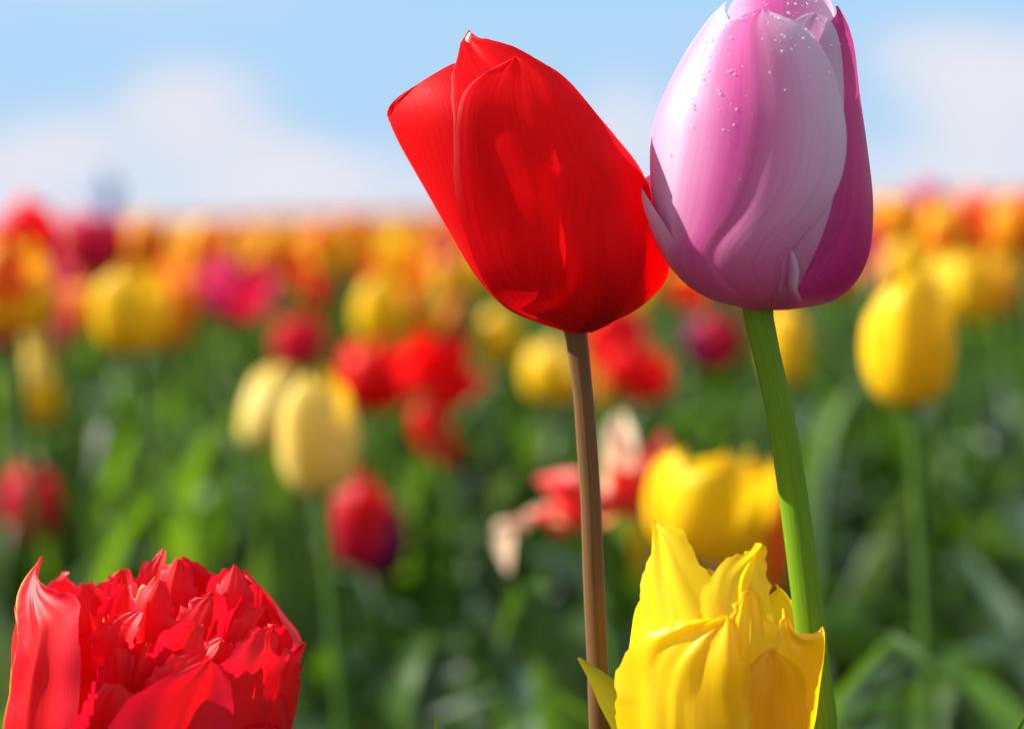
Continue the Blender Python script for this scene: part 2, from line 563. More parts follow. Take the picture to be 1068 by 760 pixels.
def petal(cup, parent, mat, Lp, Rp, layer=3, nu=25, nv=44, edge=0.0, rib=-1.2, rip=1.0, tipo=0.0, jag=0.0, jagf=26, seed=0,
          bulge=None, name='petal', label=None, jv=.35, pleat=0.0, crin=0.0, ruf=0.0):
    rg = np.random.default_rng(seed + 100)
    L = np.array([cup.th(p, layer) for p in Lp]); Rr = np.array([cup.th(p, layer) for p in Rp])
    wmean = float(np.mean(cup.cw(np.linspace(min(L[:, 1].min(), Rr[:, 1].min()), max(L[:, 1].max(), Rr[:, 1].max()), 20))[1]))
    sc = np.array([wmean, 1.0])
    L = spline(L * sc, nv) / sc; Rr = spline(Rr * sc, nv) / sc
    v = np.linspace(0, 1, nv)
    u = np.linspace(-1, 1, nu)
    EL = np.zeros_like(L); ER = np.zeros_like(Rr)
    if jag:
        for E, sg in ((L, -1), (Rr, 1)):
            n = rg.normal(size=nv)
            tooth = np.abs(((v * jagf + rg.uniform(0, 1) + .25 * np.cumsum(rg.normal(size=nv)) / math.sqrt(nv)) % 1.0) - .5) * 2
            k = np.clip((v - jv) / .25, 0, 1) * np.clip((1.0 - v) / .03, 0, 1)
            t2 = np.abs(((v * jagf * 2.7 + rg.uniform()) % 1.0) - .5) * 2
            am = jag * k * ((tooth - .4) * (.6 + .6 * rg.uniform()) + .4 * (t2 - .5) + .22 * n)
            d = np.gradient(E * sc, axis=0)
            nn = np.stack([d[:, 1], -d[:, 0]], 1); nn /= np.linalg.norm(nn, axis=1)[:, None] + 1e-9
            mid = (L + Rr) / 2 * sc
            flip = np.sign(np.sum((E * sc - mid) * nn, axis=1)); flip[flip == 0] = 1
            (EL if sg < 0 else ER)[:] = (nn * (flip * am)[:, None]) / sc
    a = (u + 1) / 2
    TH = L[:, :1] * (1 - a) + Rr[:, :1] * a
    YY = L[:, 1:] * (1 - a) + Rr[:, 1:] * a
    wl_ = np.clip(-u, 0, 1)[None] ** 4; wr_ = np.clip(u, 0, 1)[None] ** 4
    TH = TH + EL[:, :1] * wl_ + ER[:, :1] * wr_
    YY = YY + EL[:, 1:] * wl_ + ER[:, 1:] * wr_
    U = np.broadcast_to(u[None], TH.shape); V = np.broadcast_to(v[:, None], TH.shape)
    p1, p2, p3, p4 = rg.uniform(0, 6.28, 4)
    off = layer + edge * np.abs(U) ** 3 * np.sin(np.pi * np.clip(V, 0, 1)) ** .6
    off = off + rib * np.exp(-(U / .09) ** 2) * (1 - .5 * V)
    off = off + rip * (np.sin(U * 3.1 + V * 2.2 + p1) + .7 * np.sin(U * 6.3 - V * 5 + p2) + .45 * np.sin(U * 10 + V * 9 + p3)) * (.25 + .75 * V)
    off = off + pleat * (np.sin(U * 14 + 3 * V + p4) + .7 * np.sin(U * 23 + p1 + 2 * np.sin(5 * V))) * V
    if crin:
        cr_ = 0
        for q in range(9):
            fu, fv, ph = rg.normal() * 3.2, rg.normal() * 7.0, rg.uniform(0, 6.28)
            cr_ = cr_ + np.sin(fu * U + fv * V + ph + 1.2 * np.sin(2.3 * U + 3 * V + ph)) / 2.2
        off = off + crin * (np.abs(cr_) ** 1.0 - .8) * np.clip(V * 1.8 - .5, 0.1, 1)
    if ruf:
        q1, q2 = rg.uniform(0, 6.28, 2)
        off = off + ruf * (np.sin(15 * V + q1 + U) + .6 * np.sin(27 * V + q2)) * np.abs(U) ** 2.2 * np.sqrt(V) + ruf * .8 * np.sin(6 * U + q2) * V ** 3
    off = off + tipo * V ** 5
    if bulge:
        off = off + bulge[2] * np.exp(-((YY - bulge[0]) / bulge[1]) ** 2)
    g = Geo()
    g.grid(cup.at(TH, YY, off) - cup.root)
    o = link(name, g.mesh(name, [mat]), parent)
    if label: o['label'] = label
    return o


def stem_part(parent, root, pts, mat, wob=.02):
    pp = [np.asarray(P(x, y, d)) - root for x, y, d, r in pts]
    rr = [r * D0 / FPX for *_, r in pts]
    base = np.array([0, 0, 0.0])
    pp.append(base * .35 + pp[-1] * .65); rr.append(rr[-1] * 1.05)
    pp.append(base); rr.append(rr[-2] * 1.15)
    g = Geo(); g.grid(tube(pp, rr, n=70, seg=20, wob=wob))
    return link('stem', g.mesh('stem', [mat]), parent)


def root_below(x, y, d, lean=0.0):
    p = P(x, y, d)
    return np.array([p[0] + lean, p[1], 0.0])


def leaf_part(parent, root, path, wid, side, mat, label=None, **k):
    g = Geo()
    g.grid(blade([np.asarray(p) - root for p in path], wid, side, **k))
    o = link('leaf', g.mesh('leaf', [mat]), parent)
    if label: o['label'] = label
    return o


def basal_leaves(parent, root, angs, mat, h=.24, w=.024, seed=0):
    rg = np.random.default_rng(seed)
    for a in angs:
        a = R(a); d = np.array([math.cos(a), math.sin(a), 0]); s = np.array([-math.sin(a), math.cos(a), 0])
        hh = h * rg.uniform(.85, 1.1)
        path = [root + d * .004, root + d * .018 + [0, 0, hh * .35], root + d * .05 + [0, 0, hh * .75], root + d * .11 + [0, 0, hh]]
        leaf_part(parent, root, path, [w * .5, w * .85, w, w * .75, w * .4, .0003], s, mat, fold=-.35, wave=.12, ph=rg.uniform(0, 6))


# ---- tall red tulip
DR = D0 + .004
rt = root_below(626, 760, DR + .004, .006)
tul = thing('tulip', 'tall red tulip tilting left on a russet stem, beside the pink and white one', 'tulip', rt, 'four near tulips in focus')
stem_part(tul, rt, [(596, 322, DR, 15), (601, 350, DR, 12), (608, 410, DR, 10.6), (612, 460, DR, 11.2), (616, 520, DR, 10.8), (619, 600, DR, 11.4), (623, 690, DR, 11.2), (627, 780, DR, 12)], M['stem_red'])
cupR = Cup([(10, 492), (38, 478), (60, 452), (85, 425), (108, 411), (124, 409), (145, 416), (190, 441), (245, 472), (290, 499), (320, 527), (337, 562), (347, 592)],
           [(10, 520), (38, 535), (60, 562), (85, 588), (108, 611), (145, 643), (190, 672), (240, 687), (270, 692), (292, 688), (315, 668), (333, 640), (347, 606)],
           DR, rt, k=.88, xc=550, yc=220)
T = 't'
petal(cupR, tul, M['red'], [(T, 120, 345), (T, 120, 300), (T, 110, 200), (T, 115, 120), (T, 150, 62)], [(T, 220, 345), (T, 235, 300), (T, 225, 200), (T, 200, 120), (T, 150, 62)], 0, seed=1)
petal(cupR, tul, M['red'], [(T, 190, 345), (T, 190, 300), (T, 185, 200), (T, 190, 130), (T, 220, 70)], [(T, 280, 345), (T, 290, 300), (T, 280, 200), (T, 262, 130), (T, 220, 70)], -2, seed=2)
petal(cupR, tul, M['red'], [(T, -60, 346), (T, -115, 318), (T, -135, 245), (T, -128, 180), (T, -108, 140), (T, -88, 121)],
      [(592, 345), (530, 312), (505, 250), (502, 180), (498, 110), (480, 76), (440, 97), (T, -88, 121)], 1, seed=3, rip=1.4, tipo=2)
petal(cupR, tul, M['red'], [(602, 345), (625, 270), (605, 160), (572, 100), (553, 66)],
      [(T, 60, 344), (T, 105, 300), (T, 118, 240), (T, 95, 195), (T, 70, 150), (598, 98), (575, 78), (553, 66)], 2, seed=4, jag=1.6, jagf=40, jv=.55)
petal(cupR, tul, M['red_rim'], [(595, 346), (530, 314), (494, 255), (480, 205), (477, 130), (479, 75), (483, 52), (490, 37)],
      [(612, 346), (628, 280), (628, 200), (600, 125), (570, 84), (545, 64), (520, 53), (500, 47), (490, 37)], 6.5, seed=5, rip=1.4, edge=3.5, jag=1.0, jagf=30, jv=.6)
petal(cupR, tul, M['red'], [(T, 5, 347), (646, 312), (660, 262), (668, 214)], [(T, 55, 346), (T, 92, 318), (T, 116, 268), (T, 104, 225), (668, 214)], 6, seed=6, edge=1.0, rip=.6)
petal(cupR, tul, M['red_rim'], [(590, 347), (528, 318), (494, 256), (481, 200), (481, 145), (497, 100), (537, 70)],
      [(616, 347), (648, 318), (664, 260), (668, 202), (638, 168), (606, 116), (576, 82), (537, 70)], 11.5, seed=7, rib=3.2, rip=2.2, edge=4.0)
g = Geo(); tp = [P(487.5, 52, DR - .0095), P(488.5, 43, DR - .0085), P(490.5, 35, DR - .0075)]
g.grid(tube([np.asarray(p) - rt for p in tp], [.0003, .0009, .0004], n=10, seg=8))
o = link('petal_tip', g.mesh('petal_tip', [M['tip']]), tul); o['label'] = 'pale dry tip on the red petal'
basal_leaves(tul, rt, (150, 260, 20), M['leaf'], seed=3)

leaf_part(tul, rt, [rt + [0, 0, .02], P(540, 1200, D0 + .02), P(470, 900, D0 + .018), P(455, 746, D0 + .016)], [.004, .010, .012, .011, .008, .0035, .0003], RIGHT, M['leaf_tip'], label='leaf with a pale yellowish tip', fold=.3)
# ---- tall pink and white tulip
DP = D0 - .010
pt = root_below(860, 790, DP + .004, .010)
tul = thing('tulip', 'tall pink and white tulip with dew on its petals, on a thick green stem', 'tulip', pt, 'four near tulips in focus')
stem_part(tul, pt, [(788, 300, DP, 17), (791, 330, DP, 15), (800, 372, DP, 14), (815, 440, DP, 14), (829, 530, DP, 15), (842, 630, DP, 15.5), (852, 720, DP, 16), (858, 790, DP, 16)], M['stem'])
cupP = Cup([(-70, 805), (-30, 775), (0, 758), (15, 744), (50, 718), (95, 694), (140, 680), (200, 680), (250, 690), (275, 701), (296, 720), (311, 744), (320, 768), (325, 784)],
           [(-70, 822), (-30, 858), (0, 868), (15, 875), (45, 886), (100, 894), (160, 902), (210, 907), (255, 905), (285, 896), (305, 880), (318, 856), (325, 812)],
           DP, pt, k=.9, xc=790, yc=165)
petal(cupP, tul, M['pink'], [(T, 110, 323), (T, 105, 280), (T, 100, 180), (T, 110, 60), (T, 150, -18)], [(T, 210, 323), (T, 220, 280), (T, 215, 180), (T, 195, 60), (T, 150, -18)], -1, seed=11)
petal(cupP, tul, M['pink'], [(T, 180, 323), (T, 175, 280), (T, 170, 180), (T, 180, 60), (T, 215, -15)], [(T, 275, 323), (T, 290, 280), (T, 290, 180), (T, 262, 60), (T, 215, -15)], -3, seed=12)
petal(cupP, tul, M['pink'], [(785, 322), (730, 250), (728, 150), (748, 60), (757, 10), (770, -8), (806, -26)],
      [(800, 322), (860, 250), (872, 150), (866, 60), (866, 10), (858, -8), (806, -26)], 0, seed=13, rip=2.2)
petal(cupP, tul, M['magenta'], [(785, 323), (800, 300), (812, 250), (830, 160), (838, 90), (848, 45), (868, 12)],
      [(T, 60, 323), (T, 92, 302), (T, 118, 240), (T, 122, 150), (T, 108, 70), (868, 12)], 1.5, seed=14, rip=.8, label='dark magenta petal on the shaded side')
petal(cupP, tul, M['pink_white'], [(T, -60, 323), (T, -105, 300), (T, -128, 220), (T, -125, 120), (T, -105, 45), (T, -70, 6)],
      [(T, -15, 323), (T, -40, 305), (T, -44, 220), (T, -38, 120), (T, -32, 50), (T, -70, 6)], 1, seed=15, rip=.8)
petal(cupP, tul, M['pink_white'], [(T, -80, 316), (T, -120, 285), (T, -135, 225), (T, -128, 195), (T, -116, 176)],
      [(T, -66, 314), (T, -66, 290), (T, -62, 250), (T, -76, 205), (T, -116, 176)], 3, seed=16, rip=.4, bulge=(214, 38, 11))
petal(cupP, tul, M['pink_white'], [(800, 320), (802, 230), (812, 140), (806, 60), (816, 36), (838, 26)], [(812, 320), (845, 240), (864, 140), (867, 95), (864, 52), (854, 32), (838, 26)], 4, seed=17, rip=.3, rib=0)
petal(cupP, tul, M['pink'], [(782, 324), (737, 314), (704, 288), (693, 250), (694, 210), (703, 150), (722, 80), (748, 36), (786, 23)],
      [(792, 324), (801, 300), (802, 277), (820, 254), (849, 220), (866, 182), (869, 140), (857, 88), (830, 47), (786, 23)], 7.5, nu=41, nv=60, seed=18, rib=-1.5, rip=1.1, edge=-2.0,
      label='front petal, white edged with a pink flame up its middle')
petal(cupP, tul, M['pink'], [(798, 323), (801, 305), (800, 288), (803, 272), (808, 266)], [(817, 323), (821, 308), (819, 290), (814, 274), (808, 266)], 5, nu=11, nv=16, seed=19, rip=.2, rib=0, edge=1.2)
leaf_part(tul, pt, [pt + [0, 0, .02], P(930, 1200, D0 + .01), P(1020, 850, D0 + .006), P(1074, 738, D0 + .004)], [.004, .010, .012, .011, .008, .0045, .0003], RIGHT * .8 + UP * .4, M['leaf'], label='leaf reaching to the lower right corner', fold=.3)
basal_leaves(tul, pt, (30, 140, 290), M['leaf'], seed=5)
# dew
rg = np.random.default_rng(9)
g = Geo()
th_ = np.linspace(0, 2 * math.pi, 9); ph_ = np.linspace(0, math.pi, 6)
ball = np.stack([np.sin(ph_)[:, None] * np.cos(th_)[None], np.sin(ph_)[:, None] * np.sin(th_)[None], np.cos(ph_)[:, None] * np.ones_like(th_)[None]], -1)
for i in range(520):
    y = 26 + 190 * rg.beta(1, 3.0); c, w = cupP.cw(y)
    x = 775 + rg.normal() * 40 - (y - 26) * .42
    if i > 440: x, y = 800 + rg.normal() * 40, 20 + rg.uniform(-20, 5); c, w = cupP.cw(y)
    s = (x - c) / (w + 8)
    if abs(s) > .9: continue
    p = cupP.at(np.array(math.asin(s)), np.array(float(y)), np.array(7.4 if y > 24 else 2.))
    g.grid((p - pt)[None, None] + ball * (.00005 + .00030 * rg.uniform() ** 5))
dw = link('dew_drops', g.mesh('dew_drops', [M['dew']]), tul); dw['kind'] = 'stuff'

# ---- fringed red tulip, bottom left
DF = D0 + .004
ft = root_below(168, 900, DF, .0)
tul = thing('tulip', 'ruffled red double tulip with ragged fringed petals, low in the left corner', 'tulip', ft, 'four near tulips in focus')
stem_part(tul, ft, [(166, 870, DF, 16), (167, 920, DF, 14), (168, 1100, DF, 14), (168, 1400, DF, 14)], M['stem'])
cupF = Cup([(560, 60), (600, 38), (640, 24), (700, 19), (760, 20), (830, 55), (870, 105), (892, 150)],
           [(560, 235), (600, 264), (640, 292), (670, 314), (700, 312), (760, 300), (830, 265), (870, 225), (892, 182)], DF, ft, k=.8, xc=168, yc=720)


def fp(Lp, Rp, layer, seed, mat='fringed_red', **k):
    kw = dict(rip=2.6, jag=4.5, jagf=11, pleat=0, crin=.5, ruf=2.4, nu=41, nv=110); kw.update(k)
    petal(cupF, tul, M[mat], Lp, Rp, layer, seed=seed, **kw)


for i, (a, t) in enumerate(((120, 600), (165, 588), (205, 605), (245, 600), (140, 640), (225, 640))):
    fp([(T, a - 25, 890), (T, a - 45, 820), (T, a - 45, 720), (T, a - 30, t + 40), (T, a, t)], [(T, a + 25, 890), (T, a + 45, 820), (T, a + 45, 720), (T, a + 30, t + 40), (T, a, t)], -3 - 3 * i, 30 + i)
fp([(150, 890), (60, 850), (17, 770), (20, 700), (21, 660), (34, 625)], [(160, 890), (90, 800), (70, 710), (62, 650), (34, 625)], 2, 21, tipo=3)
fp([(185, 890), (210, 800), (232, 720), (250, 672), (270, 648), (288, 644)], [(205, 890), (272, 830), (300, 770), (302, 710), (298, 668), (288, 644)], 3, 25, tipo=2)
fp([(190, 890), (240, 820), (266, 745), (285, 696), (300, 672), (316, 668)], [(205, 890), (T, 70, 840), (T, 88, 780), (T, 90, 720), (T, 80, 690), (316, 668)], 1, 26, tipo=2)
fp([(148, 890), (75, 850), (26, 775), (29, 700), (38, 640), (47, 577)], [(160, 890), (122, 810), (112, 730), (113, 665), (112, 614), (86, 604), (63, 598), (47, 577)], 9, 29, mat='fringed_rim', rip=2.5, rib=4, tipo=-4, jag=2.2, jagf=7, ruf=3.5)
fp([(162, 890), (133, 810), (139, 752), (160, 708), (198, 682), (240, 664)], [(190, 890), (246, 810), (258, 750), (260, 712), (256, 682), (240, 664)], 20, 37, rip=1.8, jag=1.0, crin=.2, ruf=1.2, edge=3.0)
fp([(175, 890), (238, 820), (262, 770), (272, 740), (296, 744)], [(200, 890), (268, 850), (296, 800), (304, 765), (296, 744)], 8, 38, rip=2)
# the inner rosette: separate folded petals with frayed tips, tier behind tier


def frilled(parent, root, base, tip, w, side, fold, curl, seed, mat, nu=23, nv=48):
    """one narrow petal from base to tip (x, y in photo pixels at DF, z in pixels behind the bloom's axis)"""
    rg = np.random.default_rng(900 + seed)
    b = np.array(base, float); t = np.array(tip, float)
    mid = b * .45 + t * .55 + np.array([rg.normal() * 4, 0, (t[2] - b[2]) * .12])
    m2 = b * .15 + t * .85 + np.array([rg.normal() * 3 - curl * .25, 0, -curl * .3])
    c = spline([b, mid, m2, t], nv)
    v = np.linspace(0, 1, nv); u = np.linspace(-1, 1, nu)
    tg = np.gradient(c, axis=0); tg /= np.linalg.norm(tg, axis=1)[:, None]
    sv = np.array(side, float)[None] - tg * (tg @ np.array(side, float))[:, None]; sv /= np.linalg.norm(sv, axis=1)[:, None]
    nr = np.cross(sv, tg)
    nr *= np.sign(-nr[:, 2:3] + 1e-6)
    ww = w * np.interp(v, [0, .3, .6, .82, .94, 1], [.45, .85, 1.05, .95, .62, .16])
    fr = np.zeros((nv, 2))
    for sdi in range(2):
        ph = rg.uniform(0, 1)
        saw = (v * rg.uniform(11, 15) + ph + .12 * np.cumsum(rg.normal(size=nv)) / 3) % 1.0
        fr[:, sdi] = (saw - .5) * 4.6 * np.clip((v - .45) / .2, 0, 1) + rg.normal(size=nv) * .6
    U = u[None]; V = v[:, None]
    lat = ww[:, None] * U + np.where(U < 0, -fr[:, :1] * np.abs(U) ** 5, fr[:, 1:] * np.abs(U) ** 5)
    upw = (np.where(U < 0, fr[:, :1], fr[:, 1:])) * np.abs(U) ** 5 * 1.3
    p1, p2 = rg.uniform(0, 6.28, 2)
    lift = fold * ww[:, None] * np.sqrt(U ** 2 + .02) + 2.6 * np.sin(10 * V + p1 + 1.5 * U) * np.abs(U) ** 1.6 * V + 1.6 * np.sin(19 * V + p2) * np.abs(U) ** 2 * V + .5 * np.sin(17 * U + p1) * V
    q = c[:, None] + lat[..., None] * sv[:, None] + lift[..., None] * nr[:, None] + upw[..., None] * tg[:, None]
    o = P(168, 720, DF)
    px = DF / FPX
    W = o + px * ((q[..., 0:1] - 168) * RIGHT + (720 - q[..., 1:2]) * UP + q[..., 2:3] * FWD) - root
    g = Geo(); g.grid(W)
    return link('petal', g.mesh('petal', [M[mat]]), parent)


rgf = np.random.default_rng(77)
for i, (tx, ty, tz, w, lean, fold) in enumerate((
        (124, 596, 25, 22, -6, .5), (146, 573, 10, 24, 6, -.6), (166, 577, 30, 22, 16, .7), (187, 582, -5, 24, 22, -.7), (213, 582, 15, 24, 24, .7), (228, 598, 45, 24, 10, .4),
        (245, 588, -5, 26, 26, -.7), (264, 611, 10, 24, 20, .6), (279, 632, -10, 22, 18, -.6), (140, 606, -28, 26, 10, .6), (172, 600, -30, 26, 30, -.7), (203, 603, -38, 26, 32, .7),
        (232, 612, -42, 26, 32, -.7), (257, 636, -48, 25, 28, .7), (128, 634, -58, 27, 8, -.5), (160, 629, -62, 28, 30, .7), (190, 630, -66, 27, 34, -.8), (220, 638, -72, 27, 36, .7),
        (247, 655, -78, 26, 30, -.6), (270, 662, -56, 25, 22, .6), (142, 660, -88, 30, 18, .6), (174, 655, -92, 28, 36, -.8), (203, 660, -96, 28, 36, .8), (232, 666, -100, 26, 34, -.7),
        (288, 678, -40, 24, 16, -.5), (150, 692, -110, 30, 24, .6), (296, 655, 25, 22, 12, .6), (100, 640, -20, 24, -6, -.5), (84, 612, 30, 24, -10, .5), (112, 646, -78, 24, 12, .6), (116, 690, -104, 26, 16, -.6))):
    if i in (1, 4, 11, 13, 16, 19, 22, 24): continue
    w *= 1.22
    sidev = np.array([1.0, .25 * rgf.normal(), .55 * rgf.normal()])
    frilled(tul, ft, (168 + (tx - 168) * .5 - lean * 1.6, 850, tz * .75), (tx, ty, tz), w, sidev, fold, lean * .5, i, 'fringed_rim' if i in (10, 14) else 'fringed_red')
basal_leaves(tul, ft, (170, 80, 330), M['leaf'], seed=7)

# ---- yellow parrot tulip, bottom right
DY = D0 - .012
yt = root_below(750, 920, DY, .0)
tul = thing('tulip', 'torn yellow tulip with crumpled, notched petals, low between the two tall stems', 'tulip', yt, 'four near tulips in focus')
stem_part(tul, yt, [(748, 890, DY, 15), (749, 930, DY, 14), (751, 1100, DY, 14), (752, 1400, DY, 14)], M['stem'])
cupY = Cup([(530, 672), (560, 668), (590, 664), (640, 657), (680, 649), (760, 645), (840, 668), (890, 712), (912, 738)],
           [(530, 772), (560, 800), (600, 830), (650, 854), (720, 848), (760, 842), (840, 818), (890, 780), (912, 756)], DY, yt, k=.8, xc=748, yc=720)


def yp(Lp, Rp, layer, seed, mat='parrot_yellow', **k):
    kw = dict(rip=2.4, jag=5.5, jagf=8, nu=41, nv=70, pleat=0, crin=1.6, ruf=2.2); kw.update(k)
    petal(cupY, tul, M[mat], Lp, Rp, layer, seed=seed, **kw)


for i, (a, t) in enumerate(((130, 615), (180, 600), (230, 610), (155, 650))):
    yp([(T, a - 25, 910), (T, a - 50, 820), (T, a - 45, 720), (T, a - 30, t + 40), (T, a, t)], [(T, a + 25, 910), (T, a + 50, 820), (T, a + 45, 720), (T, a + 30, t + 40), (T, a, t)], -2 - 3 * i, 50 + i)
yp([(740, 912), (690, 850), (656, 750), (658, 665), (668, 590), (680, 540)], [(750, 912), (764, 800), (768, 700), (752, 630), (726, 584), (712, 560), (698, 547), (680, 541)], 1, 41, rib=2.0, tipo=-3)
yp([(745, 912), (718, 810), (718, 710), (724, 630), (736, 590), (755, 574), (779, 561)], [(755, 912), (805, 830), (806, 730), (800, 655), (790, 610), (787, 580), (785, 566), (779, 561)], 3, 42, tipo=8, rip=3.2)
yp([(745, 912), (778, 830), (782, 750), (790, 690), (800, 650), (806, 625)], [(755, 912), (T, 60, 850), (T, 78, 750), (T, 80, 690), (852, 650), (836, 654), (820, 648), (806, 625)], 4, 43, mat='parrot_shade', rip=1.6, jag=3)
yp([(742, 912), (715, 830), (722, 750), (742, 700), (765, 678), (792, 662)], [(755, 912), (815, 850), (836, 770), (832, 715), (815, 680), (792, 662)], 7, 44, mat='parrot_shade', rip=2.2, jag=1.5)
yp([(742, 912), (735, 800), (740, 700), (745, 650), (756, 620), (772, 600)], [(752, 912), (790, 800), (797, 720), (795, 665), (788, 630), (772, 600)], 6, 46, rip=3.5)
yp([(738, 912), (682, 860), (646, 770), (648, 692), (662, 657), (700, 637), (747, 629)], [(748, 912), (764, 830), (768, 745), (760, 685), (756, 650), (747, 629)], 11, 45, rip=3.0, rib=3.5, tipo=5, crin=2.4)
sd_ = RIGHT * .75 - UP * .6
leaf_part(tul, yt, [np.array([yt[0], yt[1], .25]), P(735, 980, DY + .012), P(690, 800, DY + .012), P(645, 735, DY + .006), P(622, 705, DY + .003), P(603, 685, DY + .001)],
          [.006, .008, .008, .008, .008, .007, .0065, .006, .0055, .0055, .0042, .0003], RIGHT * .8 + UP * .6, M['leaf_tip'], label='yellowish green leaf tip with a reddish point', fold=.45)
basal_leaves(tul, yt, (60, 200, 320), M['leaf'], seed=9)

# ------------------------------------------------------------------ field tulips
SHAPES = {
    # r, z, half width along v
    'closed': ([.04, .25, .37, .385, .33, .14], [0, .05, .28, .52, .80, 1.0], [.10, .27, .40, .40, .30, .0]),
    'slim': ([.04, .19, .27, .28, .23, .08], [0, .06, .28, .52, .80, 1.0], [.08, .20, .30, .30, .22, .0]),
    'round': ([.04, .30, .45, .48, .43, .26], [0, .05, .25, .50, .78, .97], [.11, .30, .46, .46, .36, .0]),
    'open': ([.04, .30, .46, .58, .68, .80], [0, .06, .24, .46, .68, .86], [.10, .27, .40, .42, .32, .0]),
    'loose': ([.04, .32, .48, .54, .54, .46], [0, .05, .24, .47, .72, .90], [.11, .32, .48, .48, .40, .0]),
    'splayed': ([.04, .32, .58, .82, 1.0, 1.10], [0, .10, .22, .26, .18, -.02], [.10, .24, .36, .38, .28, .0]),
}


def unit_petal(shape, k, nu, nv, seed):
    """one petal of a bloom one unit high; k 0..5"""
    rg = np.random.default_rng(seed * 7 + k)
    r_, z_, w_ = SHAPES[shape]
    t = np.linspace(0, 1, len(r_)); v = np.linspace(0, 1, nv)
    q = spline(np.stack([r_, z_, w_], 1), nv * 3)[::3][:nv]
    q = np.stack([np.interp(v, np.linspace(0, 1, 40), spline(np.stack([r_, z_, w_], 1), 40)[:, j]) for j in range(3)], 1)
    inner = k % 2
    az = k * math.pi / 3 + rg.normal() * .12
    r = q[:, 0] * (1 - .11 * inner) * (1 + rg.normal() * .13 * v ** 1.5); z = q[:, 1] * (1 + .05 * inner + rg.normal() * .07); w = q[:, 2]
    w = w * np.sqrt(np.clip((1 - v ** 6), 0, 1)) + .002
    u = np.linspace(-1, 1, nu)
    ang = u[None] * np.minimum(w / np.maximum(r, .05), 1.25)[:, None]
    rr = r[:, None] * (1 - .05 * np.abs(u[None]) ** 2) - .015 * np.exp(-(u[None] / .15) ** 2) + .02 * np.sin(4 * u[None] + 5 * v[:, None] + rg.uniform(0, 6)) * v[:, None]
    return np.stack([rr * np.cos(az + ang), rr * np.sin(az + ang), z[:, None] - .06 * (u[None] ** 2) * v[:, None]], -1)


_pm = {}


def petal_meshes(shape, mats, seed):
    key = (shape, tuple(mats), seed)
    if key not in _pm:
        out = []
        for k in range(6):
            g = Geo(); g.grid(unit_petal(shape, k, 9, 13, seed))
            out.append(g.mesh('petal', [M[mats[k % len(mats)]]]))
        _pm[key] = out
    return _pm[key]


g = Geo(); g.grid(tube([(0, 0, 0), (.012, .004, .35), (.006, -.004, .7), (0, 0, 1.02)], [.0042, .0038, .0034, .0036], n=10, seg=8))
STEM = g.mesh('stem', [M['stem_field']])
LEAVES = []
for i in range(9):
    rg = np.random.default_rng(70 + i)
    hh = rg.uniform(.20, .34); w = rg.uniform(.012, .026); out = rg.uniform(.05, .16); dr = rg.uniform(-.02, .08)
    g = Geo()
    tw = rg.uniform(-.5, .5)
    g.grid(blade([(.003, 0, 0), (.015, 0, hh * .35), (out * .45, tw * .03, hh * .8), (out * .8, tw * .07, hh), (out * 1.2, tw * .1, hh - dr)],
                 [w * .45, w * .85, w, w * .9, w * .6, w * .25, .0003], (0, 1, 0), nu=5, nv=12, fold=-.4, wave=.15, ph=i))
    LEAVES.append(g.mesh('leaf', [M[('leaf', 'leaf', 'leaf_grey')[i % 3]]]))


def field_tulip(base, h, size, shape, mats, label, group, tilt=(0, 0), rot=0, nleaf=3, seed=0, squash=(1, 1), drop=()):
    """tulip plant with its petals, stem and leaves as parts"""
    root = thing('tulip', label, 'tulip', (base[0], base[1], 0), group)
    st = link('stem', STEM, root); st.scale = (1, 1, h)
    for k, me in enumerate(petal_meshes(shape, mats, seed % 4)):
        if k in drop: continue
        p = link('petal', me, root)
        p.location = (0, 0, h)
        p.scale = (size * squash[0], size * squash[0], size * squash[1])
        p.rotation_euler = Euler((tilt[0], tilt[1], rot), 'XYZ')
    for i in range(nleaf):
        l = link('leaf', LEAVES[(seed * 3 + i * 2) % 9], root)
        l.rotation_euler = (0, 0, rot + i * 2.3 + .7 * random.random())
        s = .8 + .35 * random.random()
        l.scale = (s, s, s)
    return root


GM, GF = 'blurred tulips in the field', 'far tulips in the field'
used = []


def put(px, py, hpx, shape, mats, label, tilt=(0, 0), rot=None, size=.062, squash=(1, 1), nleaf=3, drop=(), group=GM, zoff=.5):
    D = size * squash[1] * FPX / hpx
    c = P(px, py, D)
    t = Euler((tilt[0], tilt[1], 0)).to_matrix() @ Vector((0, 0, size * squash[1] * zoff))
    b = (c[0] - t[0], c[1] - t[1]); h = c[2] - t[2]
    used.append((b[0], b[1]))
    return field_tulip(b, h, size, shape, mats, label, group, tilt, random.random() * 6.28 if rot is None else rot, nleaf, len(used), squash, drop)


put(331, 453, 124, 'closed', ['pale', 'yellow'], 'pale yellow closed tulip, egg shaped, at mid left below the big red blooms', tilt=(0, -.05), rot=.4, squash=(.88, 1), nleaf=1)
put(290, 430, 92, 'slim', ['pale'], 'small pale yellow tulip tucked behind the egg shaped yellow one', tilt=(0, .55), rot=1.0, squash=(1.1, 1))
put(388, 390, 78, 'round', ['field_red'], 'red tulip just left of the biggest blurred red bloom', tilt=(.1, .15), rot=.5)
put(446, 396, 70, 'open', ['field_red'], 'biggest blurred red tulip, wide open, above the dark red and purple one', tilt=(.75, .35), rot=.3, size=.052, squash=(1.0, 1))
put(447, 455, 70, 'slim', ['field_red', 'coral'], 'narrow red bloom hanging under the biggest blurred red tulip', tilt=(.3, 2.9), rot=.9, size=.05, zoff=.5)
put(374, 545, 96, 'slim', ['crimson', 'field_red'], 'dark red tulip low at mid left, under the pale yellow one', tilt=(0, .1), squash=(1.1, 1), nleaf=0)
